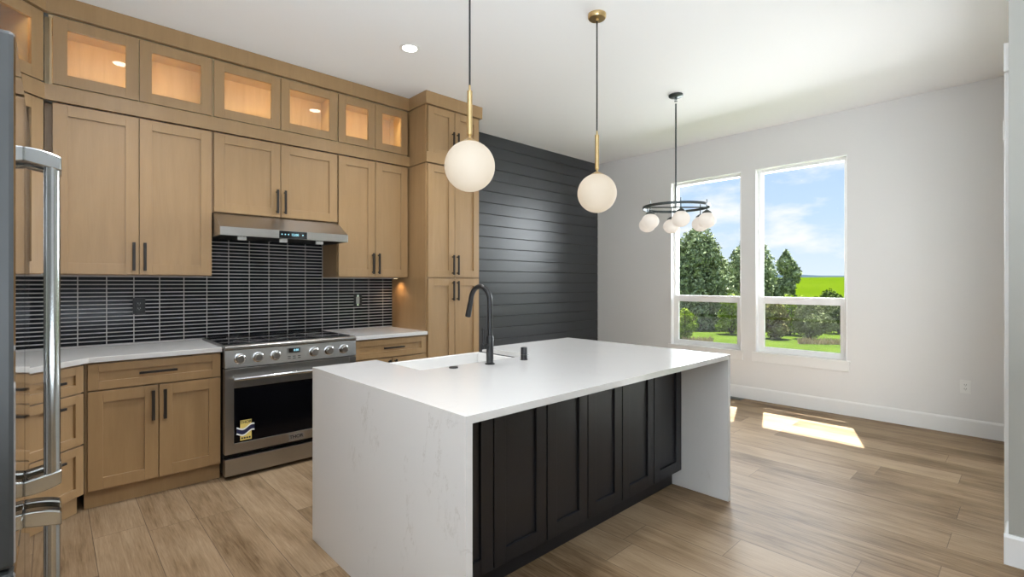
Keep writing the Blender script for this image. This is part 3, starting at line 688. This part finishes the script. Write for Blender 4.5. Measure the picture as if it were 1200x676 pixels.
# faucet
fx, fy = 1.765, 2.058
r = thing('kitchen_faucet', 'matte black gooseneck faucet standing on the island by the sink', 'faucet', (fx, fy, ZT))
MB().lathe([(0, 0), (0.027, 0), (0.028, 0.005), (0.020, 0.008), (0.020, 0.152), (0.017, 0.156), (0.0, 0.156)], seg=24).build('base', M['black'], r, smooth=True)
R_ = 0.0835; zc = 0.345
path = [(0, 0, 0.15), (0, 0, 0.25), (0, 0, zc)]
for k in range(1, 17):
    a = PI*k/16*0.94; path.append((0, R_-R_*math.cos(a), zc+R_*math.sin(a)))
e_ = Vector(path[-1]); dd = (Vector(path[-1])-Vector(path[-2])).normalized()
p2 = e_+dd*0.03
MB().tube(path+[tuple(p2)], 0.0142, 16).build('gooseneck', M['black'], r, smooth=True)
p3 = p2+dd*0.082
MB().tube([tuple(p2-dd*0.004), tuple(p2+dd*0.01), tuple(p3-dd*0.004), tuple(p3)], [0.0145, 0.0160, 0.0170, 0.0145], 16).build('spray_head', M['black'], r, smooth=True)
lv = MB().tube([(-0.015, 0, 0.100), (-0.056, 0, 0.100)], 0.0155, 16).tube([(-0.046, 0, 0.100), (-0.047, 0, 0.200)], 0.0070, 10)
lv.build('lever', M['black'], r, smooth=True)
tag(MB().lathe([(0, 0), (0.0245, 0), (0.0245, 0.004), (0.022, 0.007), (0, 0.007)], seg=24).build('air_switch', M['black'], smooth=True, loc=(1.545, 2.095, ZT)), 'flat round black button on the island left of the faucet', 'button')
r = thing('soap_dispenser', 'small black cylinder on the island right of the faucet', 'dispenser', (2.012, 2.040, ZT))
MB().lathe([(0, 0), (0.0225, 0), (0.0225, 0.004), (0.0195, 0.006), (0.0195, 0.030), (0, 0.030)], seg=24).build('base', M['black'], r, smooth=True)
MB().lathe([(0, 0.031), (0.0195, 0.031), (0.0195, 0.070), (0.0175, 0.073), (0, 0.073)], seg=24).build('cap', M['black'], r, smooth=True)

# ================================================================ lights
def pendant(label, x, y, rod=(2.092, 2.345), gz=1.960):
    r = thing('globe_pendant', label, 'pendant light', (x, y, 0), 0, 'globe pendants over the island')
    MB().lathe([(0, H-0.001), (0.060, H-0.001), (0.060, H-0.022), (0.054, H-0.030), (0.010, H-0.032), (0.008, H-0.045), (0, H-0.045)], seg=32).build('canopy', M['brass'], r, smooth=True)
    MB().tube([(0, 0, rod[1]), (0, 0, H-0.04)], 0.005, 8).build('cord', M['black'], r, smooth=True)
    prof = [(0, rod[1]+0.03), (0.005, rod[1]+0.03), (0.006, rod[1]+0.008), (0.0135, rod[1]), (0.0135, rod[0]+0.03), (0.007, rod[0]+0.022), (0.007, rod[0]+0.004), (0, rod[0]+0.004)]
    MB().lathe(prof, seg=16).build('stem', M['brass'], r, smooth=True)
    MB().lathe([(0, gz+0.142), (0.014, gz+0.142), (0.030, gz+0.132), (0.046, gz+0.123), (0.042, gz+0.120), (0, gz+0.120)], seg=24).build('cap', M['brass'], r, smooth=True)
    pr = [(0.1295*math.sin(PI*k/24), gz-0.1295*math.cos(PI*k/24)) for k in range(25)]
    MB().lathe(pr, seg=40).build('globe', M['opal'], r, smooth=True)
pendant('nearer white globe pendant with a brass stem, hanging in front of the pantry', 1.562, 1.980)
pendant('farther white globe pendant with a brass stem, hanging before the dark boards', 2.645, 1.990)
# dining chandelier
cxx, cyy = 4.317, 2.325; rz = 2.082
r = thing('ring_chandelier', 'dark metal ring chandelier with six white globes before the left window', 'chandelier', (cxx, cyy, 0))
MB().lathe([(0, H-0.001), (0.066, H-0.001), (0.066, H-0.016), (0.058, H-0.022), (0.012, H-0.024), (0.012, H-0.05), (0, H-0.05)], seg=28).build('canopy', M['gunmetal'], r, smooth=True)
MB().tube([(0, 0, rz-0.005), (0, 0, H-0.085)], 0.0075, 12).torus((0, 0, H-0.062), 0.012, 0.003, 16, 6).build('stem', M['gunmetal'], r, smooth=True)
mb = MB().lathe([(0.300, rz-0.012), (0.306, rz-0.012), (0.306, rz+0.012), (0.300, rz+0.012), (0.300, rz-0.012)], seg=56)
ca = math.atan2(-math.cos(TH), math.sin(TH))     # bar direction seen broadside
a0 = ca+math.radians(0)
for s in (1,): mb.tube([(0.303*math.cos(a0), 0.303*math.sin(a0), rz), (-0.303*math.cos(a0), -0.303*math.sin(a0), rz)], 0.007, 8)
mb.build('ring', M['gunmetal'], r, smooth=True)
for k in range(6):
    a = ca + math.radians(20+60*k)
    gx, gy = 0.288*math.cos(a), 0.288*math.sin(a)
    MB().tube([(gx, gy, rz-0.085), (gx, gy, rz+0.045)], 0.0045, 8).lathe([(0, rz-0.052), (0.012, rz-0.052), (0.040, rz-0.073), (0.043, rz-0.080), (0, rz-0.080)], (gx, gy, 0), 20).build('globe_holder', M['gunmetal'], r, smooth=True)
    pr = [(0.079*math.sin(PI*j/18), rz-0.147-0.072*math.cos(PI*j/18)) for j in range(19)]
    MB().lathe(pr, (gx, gy, 0), 28).build('globe', M['opal2'], r, smooth=True)
# recessed downlights
def downlight(x, y, label, e=85, cone=130):
    r = thing('recessed_downlight', label, 'ceiling light', (x, y, H), 0, 'recessed ceiling downlights')
    MB().lathe([(0.052, -0.001), (0.078, -0.001), (0.078, -0.004), (0.060, -0.007), (0.052, -0.001)], seg=32).build('trim_ring', M['white'], r, smooth=True)
    MB().lathe([(0, -0.0015), (0.054, -0.0015), (0.054, -0.0025), (0, -0.0025)], seg=28).build('lens', M['lens'], r)
    L = lamp('downlight_lamp', 'SPOT', (0, 0, -0.02), e, (0.96, 0.97, 1.0), spot_size=math.radians(cone), spot_blend=0.9, shadow_soft_size=0.055); L.parent = r
downlight(1.985, 3.25, 'round recessed downlight in the ceiling in front of the pantry')
downlight(0.410, 3.25, 'recessed downlight above the floor left of the cooker, mirrored in the glass door')
downlight(0.40, 1.0, 'unseen downlight added for fill over the aisle by the refrigerator', 140, 108)  # this and the next two are unseen lamps added for fill
downlight(1.985, 0.8, 'unseen downlight added for fill over the seating side of the island', 8)
downlight(0.40, -1.2, 'unseen downlight added for fill over the living area behind the camera', 40)
# floor vent below the left window
tag(MB().box(5.835, 5.935, 2.33, 2.62, 0.0005, 0.006).build('floor_vent', M['gunmetal'], bevel=0.001), 'dark metal floor vent against the baseboard below the windows', 'vent')

# ================================================================ outdoors
def gh(x):                                     # terrain height by distance from the house
    pts = [(6.2, -0.55), (16, -0.60), (26, -0.8), (45, -1.6), (75, -0.9), (115, 1.0), (160, 2.9), (175, 3.1), (200, 2.4)]
    for (a, za), (b, zb) in zip(pts, pts[1:]):
        if x <= b:
            t = (x-a)/(b-a); t = max(0, min(1, t)); t = t*t*(3-2*t); return za+(zb-za)*t
    return pts[-1][1]
def terrain(name, xa, xb, nx, ya, yb_, ny, m, label, wob=0.0):
    bm = bmesh.new(); g = []
    for i in range(nx+1):
        x = xa+(xb-xa)*i/nx; rw = []
        for j in range(ny+1):
            y = (ya+(yb_-ya)*j/ny)*(x/20.0)
            rw.append(bm.verts.new((x, y, gh(x)+wob*(math.sin(y*0.021+1.0)*1.2+math.sin(y*0.05)*0.4)*max(0, (x-60)/120))))
        g.append(rw)
    for i in range(nx):
        for j in range(ny): bm.faces.new([g[i][j], g[i+1][j], g[i+1][j+1], g[i][j+1]])
    me = bpy.data.meshes.new(name); bm.to_mesh(me); bm.free(); o = bpy.data.objects.new(name, me); C.objects.link(o); me.materials.append(m)
    for f in me.polygons: f.use_smooth = True
    o['label'] = label; return struct(o)
terrain('lawn', 6.2, 34, 30, -40, 60, 30, M['lawn'], 'sunlit lawn outside the windows')
struct(MB().box(3.55, 6.2, -6, -0.08, -0.14, -0.04).build('patio', M['wall']))['label'] = 'concrete patio outside the glass door'
terrain('field', 34, 200, 50, -25, 40, 50, M['field'], 'bright yellow-green field rising behind the trees', 0.12)
bm = bmesh.new(); va = []; vb = []; vc = []
for k in range(61):
    y = -900+k*40; zt = 17.5+4.0*math.sin(k*0.33+2.2)+2.0*math.sin(k*0.9)+1.0*math.sin(k*2.1)
    va.append(bm.verts.new((620, y*0.7, -6))); vb.append(bm.verts.new((1000, y, zt))); vc.append(bm.verts.new((1300, y*1.3, -6)))
for k in range(60):
    bm.faces.new([va[k], vb[k], vb[k+1], va[k+1]]); bm.faces.new([vb[k], vc[k], vc[k+1], vb[k+1]])
me = bpy.data.meshes.new('hill_range'); bm.to_mesh(me); bm.free(); o = bpy.data.objects.new('hill_range', me); C.objects.link(o); me.materials.append(M['hill'])
o['label'] = 'low hills on the horizon, coloured blue for haze'; struct(o)

def leaves(mb, c, rad, n, size, mi=0, shell=0.55, droop=0.0, pointed=0.0):
    bm = mb.bm
    for _ in range(n):
        while True:
            v = Vector((random.uniform(-1, 1), random.uniform(-1, 1), random.uniform(-1, 1)))
            if 0.01 < v.length <= 1: break
        v = v.normalized()*(shell+(1-shell)*random.random()**0.7)
        tz = max(v.z, 0); k = 1-pointed*tz
        p = Vector((c[0]+v.x*rad[0]*k, c[1]+v.y*rad[1]*k, c[2]+v.z*rad[2]))
        nrm = (v+Vector((random.gauss(0, .7), random.gauss(0, .7), random.gauss(0, .7)))).normalized()
        u = nrm.orthogonal().normalized(); u = Matrix.Rotation(random.uniform(0, 6.28), 3, nrm) @ u; w_ = nrm.cross(u)
        a = size*random.uniform(.6, 1.3); b = a*random.uniform(.35, .7)
        q = [bm.verts.new(p+u*a), bm.verts.new(p+w_*b), bm.verts.new(p-u*a), bm.verts.new(p-w_*b)]
        f = bm.faces.new(q); f.material_index = mi
def plant(name, label, cat, base_pt, blobs, n, size, m, trunk=None, group=None, sticks=0, stick_h=0.5):
    x, y = base_pt; z = gh(x)
    r = thing(name, label, cat, (x, y, z), 0, group)
    mb = MB(); tot = sum(b[3]*b[4]*b[5] for b in blobs)**1.0
    vols = [(b[3]*b[4]*b[5])**0.67 for b in blobs]; tv = sum(vols)
    for b, v in zip(blobs, vols):
        leaves(mb, b[:3], b[3:6], int(n*v/tv), size, pointed=b[6] if len(b) > 6 else 0.0)
    mb.build('foliage', m, r, fixn=False)
    t = MB()
    if trunk:
        t.tube([(0, 0, -0.1), (0.05, 0, trunk[1]*0.5), (0, 0.05, trunk[1])], [trunk[0], trunk[0]*0.7, trunk[0]*0.25], 8)
    else:
        for k in range(7):
            a = k*0.9; t.tube([(0, 0, -0.05), (0.25*math.cos(a), 0.25*math.sin(a), 0.5), (0.5*math.cos(a), 0.5*math.sin(a), 1.0)], [0.03, 0.02, 0.008], 5)
    t.build('trunk' if trunk else 'stems', M['bark'], r)
    return r
def at(pxx, dist):                             # ground point along a picture column at this forward distance
    a = (pxx-600)/574.; return (dist*(math.cos(TH)+math.sin(TH)*a), dist*(math.sin(TH)-math.cos(TH)*a))
def conifer(seed, w, h, tops, n_side=30):
    """crown of overlapping upright plumes"""
    random.seed(seed); bl = []
    for k in range(n_side):
        a = random.uniform(0, 2*PI); t = random.random(); zc = h*(0.10+0.74*t); rr = w*(1-t*0.72)*random.uniform(.45, .9)
        s = random.uniform(.20, .34)*w
        bl.append((rr*math.cos(a), rr*math.sin(a), zc, s, s, s*random.uniform(1.1, 1.8), 0.7))
    bl.append((0, 0, h*0.42, w*0.62, w*0.62, h*0.42, 0.6))
    for dx, dy, hh, s in tops: bl.append((dx, dy, hh-s*1.3, s, s, s*1.6, 0.85))
    return bl
R2 = (math.sin(TH), -math.cos(TH))             # sideways direction of the picture, for spreading tree tops
def side(s): return (R2[0]*s, R2[1]*s)
TG = 'trees outside the windows'
tp = [side(-0.15)+(4.75, 0.45), side(0.45)+(4.2, 0.4), side(0.95)+(3.5, 0.4), side(-0.8)+(4.1, 0.5)]
plant('conifer_tree', 'broad blue-green conifer filling the left window', 'tree', at(818, 23), conifer(1, 2.15, 4.7, [(a, b, c, d) for a, b, c, d in tp], 60), 24000, 0.085, M['leaf_blue'], (0.22, 3.8), TG)
tp = [side(-0.9)+(3.9, 0.4), side(0.15)+(4.25, 0.42), side(0.75)+(3.6, 0.4), side(-0.3)+(4.1, 0.4)]
plant('conifer_tree', 'blue-green conifer standing between the two windows', 'tree', at(880, 26.5), conifer(2, 2.35, 4.3, [(a, b, c, d) for a, b, c, d in tp], 50), 19000, 0.085, M['leaf_blue'], (0.2, 3.4), TG)
tp = [side(0)+(3.6, 0.4), side(0.35)+(3.1, 0.35)]
plant('conifer_tree', 'smaller conifer at the right edge of the tree group before the field', 'tree', at(921, 22.5), conifer(5, 0.80, 3.1, [(a, b, c, d) for a, b, c, d in tp], 24), 7000, 0.09, M['leaf_blue'], (0.14, 2.6), TG)
plant('conifer_tree', 'dark tree behind the broad conifer in the left window', 'tree', at(790, 27), conifer(9, 2.2, 4.4, [(0, 0, 4.6, 0.5)], 30), 7000, 0.13, M['leaf_dark'], (0.2, 3.6), TG)
SG = 'shrubs outside the windows'
def shrub(seed, label, pxx, dist, w, h, m, n=2600, size=0.055, name='shrub'):
    random.seed(seed); bl = [(0, 0, h*0.45, w*0.6, w*0.6, h*0.5, 0.2)]
    for k in range(12):
        a = random.uniform(0, 2*PI); rr = w*random.uniform(.3, .75); s = w*random.uniform(.22, .4)
        bl.append((rr*math.cos(a), rr*math.sin(a), h*random.uniform(.18, .78), s, s, s*0.95, 0.3))
    return plant(name, label, 'shrub', at(pxx, dist), bl, int(n*1.3), size, m, None, SG)
shrub(11, 'bright lime shrub at the left of the lower left window pane', 803, 17.5, 0.55, 1.15, M['leaf_lime'])
shrub(12, 'lime-tipped shrub at the right of the lower left window pane', 857, 19.5, 0.7, 1.75, M['leaf_lime'])
shrub(14, 'olive-brown shrub at the left of the lower right window pane', 909, 17.8, 0.72, 1.60, M['leaf_rust'], 4200)
shrub(15, 'round grey-green shrub in the middle of the lower right window pane', 948, 17.9, 0.92, 1.62, M['leaf_sage'], 6500, 0.045)
shrub(16, 'dark shrub at the right edge of the lower right window pane', 984, 21.0, 0.75, 1.75, M['leaf_dark'], 3600)
shrub(17, 'sparse shrub with upright shoots on the field edge at the right', 972, 24.0, 0.95, 2.05, M['leaf_dark'], 2600, 0.06)
shrub(18, 'olive bush behind the lower right window pane, left of the round shrub', 925, 20.0, 0.9, 1.75, M['leaf_lime'], 3800)
# dry grass tufts below the shrubs
random.seed(21); g = MB()
for k in range(900):
    pxx = random.choice([random.uniform(800, 835), random.uniform(935, 985)]); q = at(pxx, random.uniform(15.9, 16.6)); z = gh(q[0]); hgt = random.uniform(.08, .22); a = random.uniform(0, 3.14)
    v = [g.bm.verts.new((q[0]-0.02*math.cos(a), q[1]-0.02*math.sin(a), z)), g.bm.verts.new((q[0]+0.02*math.cos(a), q[1]+0.02*math.sin(a), z)), g.bm.verts.new((q[0]+random.gauss(0, .05), q[1]+random.gauss(0, .05), z+hgt))]
    g.bm.faces.new(v)
o = g.build('dry_grass', M['straw'], fixn=False); tag(o, 'patch of dry straw-coloured grass at the foot of the shrubs', 'grass'); o['kind'] = 'stuff'
